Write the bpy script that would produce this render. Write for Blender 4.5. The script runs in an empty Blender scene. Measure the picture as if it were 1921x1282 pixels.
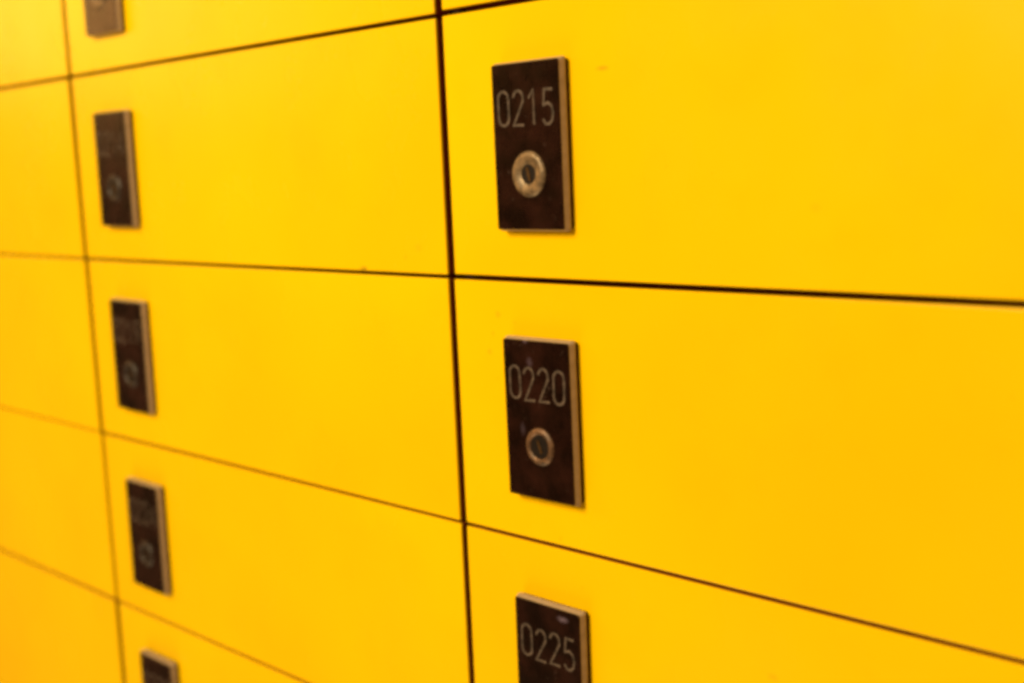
import bpy, bmesh, math, random
from mathutils import Matrix, Vector
random.seed(4)
scene = bpy.context.scene
C = scene.collection

# ------------------------------------------------------------------ camera
# The lockers stand in the plane y = 0, their fronts facing -y.  One row is H high.
H = 0.10                       # row pitch (m)
W = 0.30725                    # column pitch (m)
Z0 = 1.40                      # height of the top edge of the row with number 0215

def P(x, y, out=0.0):          # row units on the locker front -> world
    return Vector((x * H, -out * H, Z0 + y * H))

cam_d = bpy.data.cameras.new('camera')
cam = bpy.data.objects.new('camera', cam_d); C.objects.link(cam)
RT = Matrix(((0.70234131, -0.0689312, 0.70849501),
             (-0.0431458, 0.98934822, 0.13902715),
             (-0.71053158, -0.12821309, 0.69188603)))
M = Matrix(((1, 0, 0), (0, 0, -1), (0, 1, 0)))
cam.matrix_world = Matrix.Translation(P(6.83236, -0.5606, 3.35352)) @ (M @ RT).to_4x4()
cam_d.sensor_width = 36.0
cam_d.lens = 45.15
cam_d.clip_start = 0.01
cam_d.clip_end = 50
cam_d.dof.use_dof = True
cam_d.dof.focus_distance = 0.462
cam_d.dof.aperture_fstop = 6.3
scene.camera = cam

# ------------------------------------------------------------------ light
world = bpy.data.worlds.new('World'); scene.world = world
world.use_nodes = True
bg = world.node_tree.nodes['Background']
bg.inputs[0].default_value = (1.0, 0.50, 0.20, 1)
bg.inputs[1].default_value = 0.14

def area(name, loc, target, sx, sy, power, col):
    l = bpy.data.lights.new(name, 'AREA'); l.shape = 'RECTANGLE'
    l.size, l.size_y, l.energy, l.color = sx, sy, power, col
    o = bpy.data.objects.new(name, l); C.objects.link(o)
    o.location = loc
    o.rotation_euler = (Vector(target) - Vector(loc)).to_track_quat('-Z', 'Y').to_euler()
    return o
area('front_lamp', (0.20, -1.15, Z0 + 0.52), (0.20, 0, Z0 - 0.24), 0.6, 0.5, 19.2, (1.0, 0.86, 0.50))
area('floor_bounce_fill', (-0.20, -0.75, Z0 - 1.5), (0.0, 0, Z0 - 0.3), 1.0, 1.0, 8.0, (1.0, 0.86, 0.50))  # unseen fill added in place of light bounced off the floor
area('side_lamp', (-2.1, -1.05, Z0 + 0.62), (0.1, 0, Z0), 0.9, 0.9, 10, (1.0, 0.54, 0.16))

scene.view_settings.view_transform = 'Standard'
scene.view_settings.look = 'None'
scene.view_settings.exposure = 0.4
scene.view_settings.gamma = 1.0
scene.render.engine = 'CYCLES'
scene.cycles.use_denoising = True
scene.cycles.pixel_filter_type = 'BLACKMAN_HARRIS'
scene.cycles.filter_width = 3.7
scene.cycles.max_bounces = 10
scene.cycles.diffuse_bounces = 6

# ------------------------------------------------------------------ materials
def new_mat(name):
    m = bpy.data.materials.new(name); m.use_nodes = True
    nt = m.node_tree
    return m, nt, nt.nodes['Principled BSDF']

def node(nt, t, **kw):
    n = nt.nodes.new(t)
    for k, v in kw.items(): setattr(n, k, v)
    return n

def mixc(nt, fac, a, b):
    n = node(nt, 'ShaderNodeMix', data_type='RGBA')
    for sock, v in ((n.inputs[0], fac), (n.inputs[6], a), (n.inputs[7], b)):
        if hasattr(v, 'is_linked'): nt.links.new(v, sock)
        else: sock.default_value = v
    return n.outputs[2]

def ramp(nt, src, lo, hi, inv=False):
    n = node(nt, 'ShaderNodeMapRange')
    nt.links.new(src, n.inputs[0])
    n.inputs[1].default_value, n.inputs[2].default_value = lo, hi
    n.inputs[3].default_value, n.inputs[4].default_value = (1, 0) if inv else (0, 1)
    return n.outputs[0]

def noise(nt, vec, scale, detail=3.0, rough=0.5):
    n = node(nt, 'ShaderNodeTexNoise')
    n.inputs['Scale'].default_value = scale
    n.inputs['Detail'].default_value = detail
    n.inputs['Roughness'].default_value = rough
    if vec is not None: nt.links.new(vec, n.inputs['Vector'])
    return n.outputs[0]

def math_(nt, op, a, b=None):
    n = node(nt, 'ShaderNodeMath', operation=op)
    for s, v in ((0, a), (1, b)):
        if v is None: continue
        if hasattr(v, 'is_linked'): nt.links.new(v, n.inputs[s])
        else: n.inputs[s].default_value = v
    return n.outputs[0]

def paint(name, spots=()):
    """yellow enamel; spots = stains (x, z, rx, rz, strength) in metres from the door's lower left corner"""
    m, nt, b = new_mat(name)
    tc = node(nt, 'ShaderNodeTexCoord'); info = node(nt, 'ShaderNodeObjectInfo')
    add = node(nt, 'ShaderNodeVectorMath', operation='ADD')
    nt.links.new(tc.outputs['Object'], add.inputs[0])
    cmb = node(nt, 'ShaderNodeCombineXYZ')
    nt.links.new(math_(nt, 'MULTIPLY', info.outputs['Random'], 37.0), cmb.inputs[0])
    nt.links.new(math_(nt, 'MULTIPLY', info.outputs['Random'], 11.0), cmb.inputs[1])
    nt.links.new(cmb.outputs[0], add.inputs[1]); v = add.outputs[0]
    big = ramp(nt, noise(nt, v, 7.0, 3), 0.3, 0.7)
    col = mixc(nt, big, (0.80, 0.440, 0.0, 1), (0.85, 0.490, 0.0, 1))
    col = mixc(nt, math_(nt, 'MULTIPLY', ramp(nt, noise(nt, v, 26.0, 5, 0.65), 0.50, 0.75), 0.10), col, (0.66, 0.30, 0.0, 1))
    speck = ramp(nt, noise(nt, v, 210.0, 2, 0.6), 0.70, 0.80)
    patch = ramp(nt, noise(nt, v, 16.0, 2), 0.50, 0.66)
    col = mixc(nt, math_(nt, 'MULTIPLY', math_(nt, 'MULTIPLY', speck, patch), 0.45), col, (0.52, 0.28, 0.0, 1))
    for (sx, sz, rx, rz, st) in spots:
        mp = node(nt, 'ShaderNodeMapping')
        mp.vector_type = 'POINT'
        mp.inputs['Location'].default_value = (-sx / rx, 0, -sz / rz)
        mp.inputs['Scale'].default_value = (1 / rx, 0, 1 / rz)
        nt.links.new(tc.outputs['Object'], mp.inputs[0])
        ln = node(nt, 'ShaderNodeVectorMath', operation='LENGTH'); nt.links.new(mp.outputs[0], ln.inputs[0])
        d = math_(nt, 'ADD', ln.outputs['Value'], math_(nt, 'MULTIPLY', noise(nt, tc.outputs['Object'], 700.0, 2), 0.8))
        col = mixc(nt, math_(nt, 'MULTIPLY', ramp(nt, d, 0.6, 1.4, True), st), col, (0.20, 0.10, 0.01, 1))
    nt.links.new(col, b.inputs['Base Color'])
    r = node(nt, 'ShaderNodeMapRange'); nt.links.new(noise(nt, v, 22.0, 4, 0.6), r.inputs[0])
    r.inputs[1].default_value, r.inputs[2].default_value = 0.3, 0.7
    r.inputs[3].default_value, r.inputs[4].default_value = 0.22, 0.30
    nt.links.new(r.outputs[0], b.inputs['Roughness'])
    b.inputs['Specular IOR Level'].default_value = 0.14
    bp = node(nt, 'ShaderNodeBump'); bp.inputs['Strength'].default_value = 0.10; bp.inputs['Distance'].default_value = 0.0006
    nt.links.new(noise(nt, v, 55.0, 3, 0.55), bp.inputs['Height'])
    nt.links.new(bp.outputs[0], b.inputs['Normal'])
    return m

def simple(name, col, rough, metal=0.0, spec=0.5, var=0.25, scale=120.0, bump=0.0):
    m, nt, b = new_mat(name)
    tc = node(nt, 'ShaderNodeTexCoord'); v = tc.outputs['Object']
    n = ramp(nt, noise(nt, v, scale, 4, 0.6), 0.3, 0.7)
    lo = tuple(c * (1 - var) for c in col) + (1,); hi = tuple(min(1, c * (1 + var)) for c in col) + (1,)
    nt.links.new(mixc(nt, n, lo, hi), b.inputs['Base Color'])
    b.inputs['Roughness'].default_value = rough
    b.inputs['Metallic'].default_value = metal
    b.inputs['Specular IOR Level'].default_value = spec
    if bump:
        bp = node(nt, 'ShaderNodeBump'); bp.inputs['Strength'].default_value = bump; bp.inputs['Distance'].default_value = 0.0003
        nt.links.new(noise(nt, v, scale * 3, 3), bp.inputs['Height']); nt.links.new(bp.outputs[0], b.inputs['Normal'])
    return m

def face_mat(spots=()):
    """black plate face with faint brown wear, scratches and a few scuffs"""
    m, nt, b = new_mat('black_plate_face')
    tc = node(nt, 'ShaderNodeTexCoord'); info = node(nt, 'ShaderNodeObjectInfo')
    add = node(nt, 'ShaderNodeVectorMath', operation='ADD'); nt.links.new(tc.outputs['Object'], add.inputs[0])
    cmb = node(nt, 'ShaderNodeCombineXYZ'); nt.links.new(math_(nt, 'MULTIPLY', info.outputs['Random'], 23.0), cmb.inputs[1])
    nt.links.new(cmb.outputs[0], add.inputs[1]); v = add.outputs[0]
    w = ramp(nt, noise(nt, v, 70.0, 4, 0.6), 0.40, 0.75)
    col = mixc(nt, w, (0.003, 0.0010, 0.0008, 1), (0.022, 0.0062, 0.0045, 1))
    sc = math_(nt, 'MULTIPLY', ramp(nt, noise(nt, v, 420.0, 3, 0.7), 0.64, 0.78), ramp(nt, noise(nt, v, 90.0, 2), 0.5, 0.65))
    col = mixc(nt, math_(nt, 'MULTIPLY', sc, 0.8), col, (0.11, 0.07, 0.06, 1))
    for (sx, sz, rx, rz, st) in spots:
        mp = node(nt, 'ShaderNodeMapping')
        mp.inputs['Location'].default_value = (-sx / rx, 0, -sz / rz)
        mp.inputs['Scale'].default_value = (1 / rx, 0, 1 / rz)
        nt.links.new(tc.outputs['Object'], mp.inputs[0])
        ln = node(nt, 'ShaderNodeVectorMath', operation='LENGTH'); nt.links.new(mp.outputs[0], ln.inputs[0])
        d = math_(nt, 'ADD', ln.outputs['Value'], math_(nt, 'MULTIPLY', noise(nt, tc.outputs['Object'], 800.0, 2), 0.9))
        col = mixc(nt, math_(nt, 'MULTIPLY', ramp(nt, d, 0.7, 1.5, True), st), col, (0.13, 0.09, 0.13, 1))
    nt.links.new(col, b.inputs['Base Color'])
    r = node(nt, 'ShaderNodeMapRange'); nt.links.new(noise(nt, v, 160.0, 4, 0.6), r.inputs[0])
    r.inputs[3].default_value, r.inputs[4].default_value = 0.18, 0.38
    nt.links.new(r.outputs[0], b.inputs['Roughness'])
    b.inputs['Specular IOR Level'].default_value = 0.27
    b.inputs['Specular Tint'].default_value = (1.0, 0.50, 0.26, 1)
    return m

YEL = paint('yellow_enamel')
FACE = face_mat()
METAL = simple('pale_aluminium', (0.36, 0.255, 0.175), 0.5, 0.0, 0.5, 0.12, 300.0, 0.1)
DIGIT = simple('engraved_grey_paint', (0.075, 0.048, 0.036), 0.6, 0, 0.3, 0.85, 320.0)
DARK = simple('dark_brown_steel', (0.30, 0.060, 0.008), 0.7, 0, 0.2, 0.2, 40.0)
RING = {'bright': simple('lock_metal_bright_reflection', (0.19, 0.115, 0.058), 0.42, 0.35, 0.5, 0.7, 330.0, 0.5),  # one lock metal in three tones; differing reflections are put into the colour
        'dull': simple('lock_metal_dim_reflection', (0.13, 0.060, 0.028), 0.45, 0.35, 0.5, 0.8, 350.0, 0.5),
        'dark': simple('lock_metal_dark_reflection', (0.032, 0.018, 0.013), 0.45, 0.3, 0.5, 0.35, 500.0, 0.3)}
BLACK = simple('shade_black', (0.012, 0.006, 0.004), 0.8, 0, 0.1, 0.2, 40.0)  # painted shade: strip behind each plate and uprights behind the gaps
CORE = simple('oily_black_core', (0.008, 0.004, 0.003), 0.5, 0.0, 0.2, 0.4, 400.0)
BRASS = simple('worn_brass', (0.12, 0.06, 0.02), 0.4, 0.8, 0.5, 0.3, 600.0)

# ------------------------------------------------------------------ helpers
def link(name, bm, mat, parent=None, smooth=False):
    me = bpy.data.meshes.new(name); bm.normal_update(); bm.to_mesh(me); bm.free()
    if mat: me.materials.append(mat)
    if smooth:
        for p in me.polygons: p.use_smooth = True
    o = bpy.data.objects.new(name, me); C.objects.link(o)
    if parent: o.parent = parent
    return o

def add_box(bm, x0, x1, y0, y1, z0, z1, bevel=0.0, seg=2):
    v = [bm.verts.new((x, y, z)) for x in (x0, x1) for y in (y0, y1) for z in (z0, z1)]
    fs = [bm.faces.new([v[i] for i in q]) for q in ((0, 1, 3, 2), (4, 6, 7, 5), (0, 4, 5, 1), (2, 3, 7, 6), (0, 2, 6, 4), (1, 5, 7, 3))]
    if bevel:
        es = list({e for f in fs for e in f.edges})
        bmesh.ops.bevel(bm, geom=es, offset=bevel, segments=seg, profile=0.5, affect='EDGES')
    bmesh.ops.recalc_face_normals(bm, faces=bm.faces)

def rounded(x0, x1, z0, z1, r, n=5):
    pts = []
    for cx, cz, a0 in ((x1 - r, z1 - r, 0), (x0 + r, z1 - r, 90), (x0 + r, z0 + r, 180), (x1 - r, z0 + r, 270)):
        for k in range(n + 1):
            a = math.radians(a0 + 90 * k / n); pts.append((cx + r * math.cos(a), cz + r * math.sin(a)))
    return pts

def slab(pts_fn, layers):
    """stack of outlines: layers = [(inset, y)] from back to front (y gets more negative), capped at both ends"""
    bm = bmesh.new(); rings = []
    for ins, y in layers:
        rings.append([bm.verts.new((x, y, z)) for x, z in pts_fn(ins)])
    n = len(rings[0])
    for a, b in zip(rings, rings[1:]):
        for i in range(n): bm.faces.new((a[i], a[(i + 1) % n], b[(i + 1) % n], b[i]))
    bm.faces.new(rings[0]); bm.faces.new(rings[-1])
    bmesh.ops.recalc_face_normals(bm, faces=bm.faces)
    return bm

def lathe(profile, n=32):
    """profile = [(radius, y)] turned about the y axis; closed loop of outlines"""
    bm = bmesh.new(); rings = []
    for r, y in profile:
        rings.append([bm.verts.new((r * math.cos(2 * math.pi * k / n), y, r * math.sin(2 * math.pi * k / n))) for k in range(n)])
    for a, b in zip(rings, rings[1:]):
        for i in range(n): bm.faces.new((a[i], a[(i + 1) % n], b[(i + 1) % n], b[i]))
    return bm, rings

def arc(cx, cy, rx, ry, a0, a1, n=7):
    return [(cx + rx * math.cos(math.radians(a0 + (a1 - a0) * k / n)), cy + ry * math.sin(math.radians(a0 + (a1 - a0) * k / n))) for k in range(n + 1)]

GLYPH = {   # strokes in a 1 x 1 box
    '0': ([arc(.5, .78, .5, .22, 0, 180) + arc(.5, .22, .5, .22, 180, 360)], True),
    '1': ([[(.12, .76), (.58, 1), (.58, 0)]], False),
    '2': ([arc(.5, .76, .48, .24, 170, -20) + [(.03, .0), (1, .0)]], False),
    '3': ([arc(.45, .76, .48, .24, 160, -80) + arc(.45, .26, .52, .26, 80, -160)], False),
    '4': ([[(.78, 0), (.78, 1), (0, .28), (1, .28)]], False),
    '5': ([[(.95, 1), (.16, 1), (.08, .56)] + arc(.45, .31, .52, .31, 120, -150)], False),
    '6': ([[(.8, 1), (.08, .42)] + arc(.5, .29, .48, .29, 160, 500, 14)], False),
    '7': ([[(0, 1), (1, 1), (.35, 0)]], False),
    '8': ([arc(.5, .76, .42, .24, -90, 270, 12), arc(.5, .27, .5, .27, -90, 270, 12)], True),
    '9': ([arc(.5, .71, .48, .29, -20, 320, 14)[::-1] + [(.95, .60), (.30, 0)]], False)}
GW, GH, GT = 0.0052, 0.0122, 0.00095
_digit = {}
def digit_mesh(ch):
    if ch in _digit: return _digit[ch]
    bm = bmesh.new(); strokes, closed = GLYPH[ch]
    for pl in strokes:
        pts = [Vector((x * GW, z * GH)) for x, z in pl]
        q = [pts[0]]
        for p in pts[1:]:
            if (p - q[-1]).length > 1e-5: q.append(p)
        if closed and (q[0] - q[-1]).length < 1e-5: q.pop()
        n = len(q); L, R_ = [], []
        for i, p in enumerate(q):
            a = q[i - 1] if (closed or i > 0) else None
            b = q[(i + 1) % n] if (closed or i < n - 1) else None
            d1 = (p - a).normalized() if a is not None else (b - p).normalized()
            d2 = (b - p).normalized() if b is not None else d1
            t = d1 + d2; t = t.normalized() if t.length > 1e-4 else d1
            nn = Vector((-t.y, t.x)); k = min(1.6, 1 / max(0.3, nn.dot(Vector((-d1.y, d1.x)))))
            L.append(p + nn * GT / 2 * k); R_.append(p - nn * GT / 2 * k)
        def ringv(y): return [bm.verts.new((p.x, y, p.y)) for p in L], [bm.verts.new((p.x, y, p.y)) for p in R_]
        lf, rf = ringv(-0.00018); lb, rb = ringv(0.0)
        for i in range(n if closed else n - 1):
            j = (i + 1) % n
            bm.faces.new((lf[i], lf[j], rf[j], rf[i])); bm.faces.new((lf[i], lb[i], lb[j], lf[j])); bm.faces.new((rf[i], rf[j], rb[j], rb[i]))
        if not closed:
            bm.faces.new((lf[0], rf[0], rb[0], lb[0])); bm.faces.new((lf[-1], lb[-1], rb[-1], rf[-1]))
    bmesh.ops.recalc_face_normals(bm, faces=bm.faces)
    me = bpy.data.meshes.new('digit'); bm.to_mesh(me); bm.free(); me.materials.append(DIGIT)
    _digit[ch] = me
    return me

def mesh_of(name, bm, mat, smooth=False):
    me = bpy.data.meshes.new(name); bm.normal_update(); bm.to_mesh(me); bm.free(); me.materials.append(mat)
    if smooth:
        for p in me.polygons: p.use_smooth = True
    return me

def put(name, me, parent, loc=(0, 0, 0), roty=0.0):
    o = bpy.data.objects.new(name, me); C.objects.link(o); o.parent = parent
    o.location = loc; o.rotation_euler = (0, roty, 0)
    return o

# ------------------------------------------------------------------ cabinet (carcass behind the doors)
COLS, ROWS = range(-2, 3), range(-2, 5)
GV = 0.0041; GHZ = {-2: 0.0013, -1: 0.0013, 0: 0.0016, 1: 0.0021, 2: 0.0020}          # width of the upright and level gaps
xl, xr = COLS[0] * W, (COLS[-1] + 1) * W
zt, zb = Z0 - ROWS[0] * H, Z0 - (ROWS[-1] + 1) * H
cab = bpy.data.objects.new('locker_cabinet', None); C.objects.link(cab)
cab.location = (0.5 * (xl + xr), 0.0, zb)
cab['label'] = 'dark cabinet frame seen through the narrow gaps between the yellow locker doors'
cab['category'] = 'cabinet'
def cpart(name, x0, x1, y0, y1, z0, z1, mat, bev=0.0):
    bm = bmesh.new(); add_box(bm, x0 - cab.location.x, x1 - cab.location.x, y0, y1, z0 - zb, z1 - zb, bev)
    return link(name, bm, mat, cab)
D = 0.34
cpart('back_panel', xl, xr, D - 0.004, D, zb, zt, DARK)
cpart('side_panel', xl - 0.012, xl - 0.0004, 0.001, D + 0.001, zb - 0.012, zt + 0.012, YEL, 0.0008)
cpart('side_panel', xr + 0.0004, xr + 0.012, 0.001, D + 0.001, zb - 0.012, zt + 0.012, YEL, 0.0008)
cpart('top_panel', xl, xr, 0.0012, D, zt + 0.0004, zt + 0.0116, YEL, 0.0008)
cpart('bottom_panel', xl, xr, 0.0012, D, zb - 0.0116, zb - 0.0004, YEL, 0.0008)
for c in range(COLS[0] + 1, COLS[-1] + 1):
    cpart('upright', c * W - 0.006, c * W + 0.006, 0.009, D - 0.01, zb, zt, BLACK)  # blackened in colour so the gap stays in shade
for r in range(ROWS[0] + 1, ROWS[-1] + 1):
    z = Z0 - r * H
    for c in COLS:
        cpart('shelf', c * W + 0.0062, (c + 1) * W - 0.0062, 0.0094, D - 0.01, z - 0.005, z + 0.005, DARK)

# ------------------------------------------------------------------ lockers
PX0, PX1 = 0.0325, 0.0667         # plate, from the column line
PZ0, PZ1 = -0.0815, -0.0213       # plate, from the row line
PT = 0.005                        # plate stands 5 mm proud
pw, ph = PX1 - PX0, PZ1 - PZ0
outline = lambda ins: rounded(-pw / 2 + ins, pw / 2 - ins, -ph / 2 + ins, ph / 2 - ins, 0.0009 - ins * 0.4)
body_me = mesh_of('lock_plate', slab(outline, [(-.0003, -0.0017), (-.0003, -0.0026), (0.0004, -PT + 0.0005)]), METAL)
plate_shade_me = mesh_of('plate_shade_strip', slab(outline, [(0.0003, 0.0), (0.0003, -0.0017)]), BLACK)  # black strip added behind the plate as its contact shadow
face_me = mesh_of('plate_face', slab(outline, [(0.0004, -PT + 0.0005), (0.0004, -PT + 0.0002), (0.0006, -PT)]), FACE)
ring_me = {}
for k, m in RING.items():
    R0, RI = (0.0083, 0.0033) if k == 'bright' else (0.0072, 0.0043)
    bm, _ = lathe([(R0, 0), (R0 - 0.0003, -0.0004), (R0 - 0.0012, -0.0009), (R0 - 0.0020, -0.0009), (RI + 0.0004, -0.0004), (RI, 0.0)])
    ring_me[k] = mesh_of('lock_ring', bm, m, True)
bm, rg = lathe([(0.0045, 0.0), (0.0045, -0.00025)]); bm.faces.new(rg[-1]); bmesh.ops.recalc_face_normals(bm, faces=bm.faces)
core_me = mesh_of('lock_core', bm, CORE)
bm = bmesh.new(); add_box(bm, -0.0006, 0.0006, -0.00045, -0.0002, -0.0026, 0.0026); key_me = mesh_of('keyway', bm, BRASS)

SPOTS = {   # stains seen in the photograph, (x, y) in row units on the wall, radii in metres, strength
    (0, 0): [(2.523, -0.983, .0032, .0011, .75), (2.884, -0.889, .0030, .0022, .10), (2.80, -0.93, .0016, .0012, .10)],
    (1, 0): [(3.895, -0.262, .0036, .0012, .38), (4.721, -0.738, .0026, .0022, .08)],
    (1, 1): [(3.331, -1.135, .0020, .0018, .22), (3.277, -1.282, .0016, .0016, .22), (3.30, -1.21, .0012, .0012, .16), (3.42, -1.16, .0014, .0011, .12)],
    (1, 2): [(4.544, -2.257, .0030, .0018, .15)]}
SCUFF = {(1, 2): [(.0085, .0262, .0032, .0014, .8)],
         (1, 1): [(-.0050, .0296, .0016, .0012, .7), (-.0030, .0215, .0018, .0022, .3), (-.0080, -.004, .0015, .003, .2)]}
SHIFT = {(1, -1): 0.0008, (1, 0): 0.0005, (1, 2): 0.0006}
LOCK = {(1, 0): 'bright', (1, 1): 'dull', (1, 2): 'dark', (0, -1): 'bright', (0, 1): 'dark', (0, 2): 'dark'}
LABEL = {
    (1, 0): 'yellow locker with black plate numbered 0215 and a bright lock ring',
    (1, 1): 'yellow locker with scuffed black plate numbered 0220 and a dim brown lock ring',
    (1, 2): 'yellow locker with black plate numbered 0225, directly below locker 0220',
    (1, -1): 'yellow locker door directly above locker 0215, mostly hidden beyond the top gap',
    (0, -1): 'yellow locker with brownish plate, diagonally above and left of locker 0215',
    (0, 0): 'yellow locker with brown plate, directly left of locker 0215 in the same row',
    (0, 1): 'yellow locker with dark plate and faint lock glint, directly left of locker 0220',
    (0, 2): 'yellow locker with black plate, directly left of locker 0225, above the lowest dark plate',
    (0, 3): 'yellow locker with black plate, one row below the locker left of locker 0225',
    (-1, -1): 'plain end of a yellow locker door, two columns left and one row above locker 0215',
    (-1, 0): 'plain end of a yellow locker door with pale sheen, two columns left of locker 0215',
    (-1, 1): 'plain end of a yellow locker door, two columns left of locker 0220',
    (-1, 2): 'bare end of yellow locker door left of the glinting-lock locker beside locker 0225',
    (-1, 3): 'plain end of a yellow locker door, two columns left and one row below locker 0225'}

ROWW = dict(zip(ROWS, ('top row', 'second row', 'third row', 'fourth row', 'fifth row', 'sixth row', 'bottom row')))
COLW = dict(zip(COLS, ('beside the far side panel', 'second column from the far side panel', 'middle column', 'second column from the near side panel', 'beside the near side panel')))
for r in ROWS:
    for c in COLS:
        number = '%04d' % (215 + 5 * r + (c - 1))
        x0, zt_ = c * W, Z0 - r * H
        t = bpy.data.objects.new('locker', None); C.objects.link(t)
        t.location = (x0, 0.0, zt_ - H)
        t['label'] = LABEL.get((c, r)) or 'yellow locker in the %s of the cabinet, %s' % (ROWW[r], COLW[c])
        t['category'] = 'locker'
        t['group'] = 'numbered yellow lockers in the cabinet'
        # door: enamelled panel with softly rounded edges
        gz = GHZ[c]
        up = SHIFT.get((c, r), 0.0)
        a, b = GV / 2 + random.uniform(-.00015, .00015), W - GV / 2 + random.uniform(-.00015, .00015)
        lo, hi = gz / 2 + random.uniform(-.00015, .00015) + (up if r < 0 else 0) + (0.0005 if (r == -1 and c < 1) else 0), H - gz / 2 + random.uniform(-.0002, .0002) + up
        yo = random.uniform(-.0002, .0002)
        bm = bmesh.new()
        add_box(bm, a, b, yo, yo + 0.0015, lo, hi, 0.0005, 3)
        sp = [((sx * H - x0), (sy * H + r * H + H), rx, rz, st) for sx, sy, rx, rz, st in SPOTS.get((c, r), [])]
        d = link('door', bm, paint('yellow_enamel_stained', sp) if sp else YEL, t)
        bm = bmesh.new(); add_box(bm, a + 0.0005, b - 0.0005, yo + 0.0015, yo + 0.0085, lo + 0.0004, hi - 0.0004); ln_ = link('door_liner', bm, DARK, t)
        d.rotation_euler = ln_.rotation_euler = (random.uniform(-.002, .002), 0, random.uniform(-.0012, .0012))
        # plate with its number and lock
        j = random.uniform(-.0003, .0003)
        pl = put('lock_plate', body_me, t, ((PX0 + PX1) / 2 + j, yo, H + (PZ0 + PZ1) / 2 + random.uniform(-.0003, .0003)), random.uniform(-.008, .008))
        put('plate_shade_strip', plate_shade_me, pl)
        pf = put('plate_face', face_me, pl)
        if (c, r) in SCUFF:
            pf.data = face_me.copy(); pf.data.materials[0] = face_mat(SCUFF[(c, r)])
        pitch = 0.00735
        for i, ch in enumerate(number):
            put('digit', digit_mesh(ch), pl, (-1.5 * pitch - GW / 2 + i * pitch + 0.0003, -PT - 0.00002, ph / 2 - 0.0104 - GH + random.uniform(-.0003, .0003)), random.uniform(-.03, .03))
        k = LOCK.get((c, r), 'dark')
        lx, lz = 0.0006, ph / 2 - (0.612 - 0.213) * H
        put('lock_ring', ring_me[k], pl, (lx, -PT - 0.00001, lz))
        put('lock_core', core_me, pl, (lx, -PT - 0.00002, lz))
        put('keyway', key_me, pl, (lx, -PT - 0.00002, lz), random.uniform(-.9, .9))
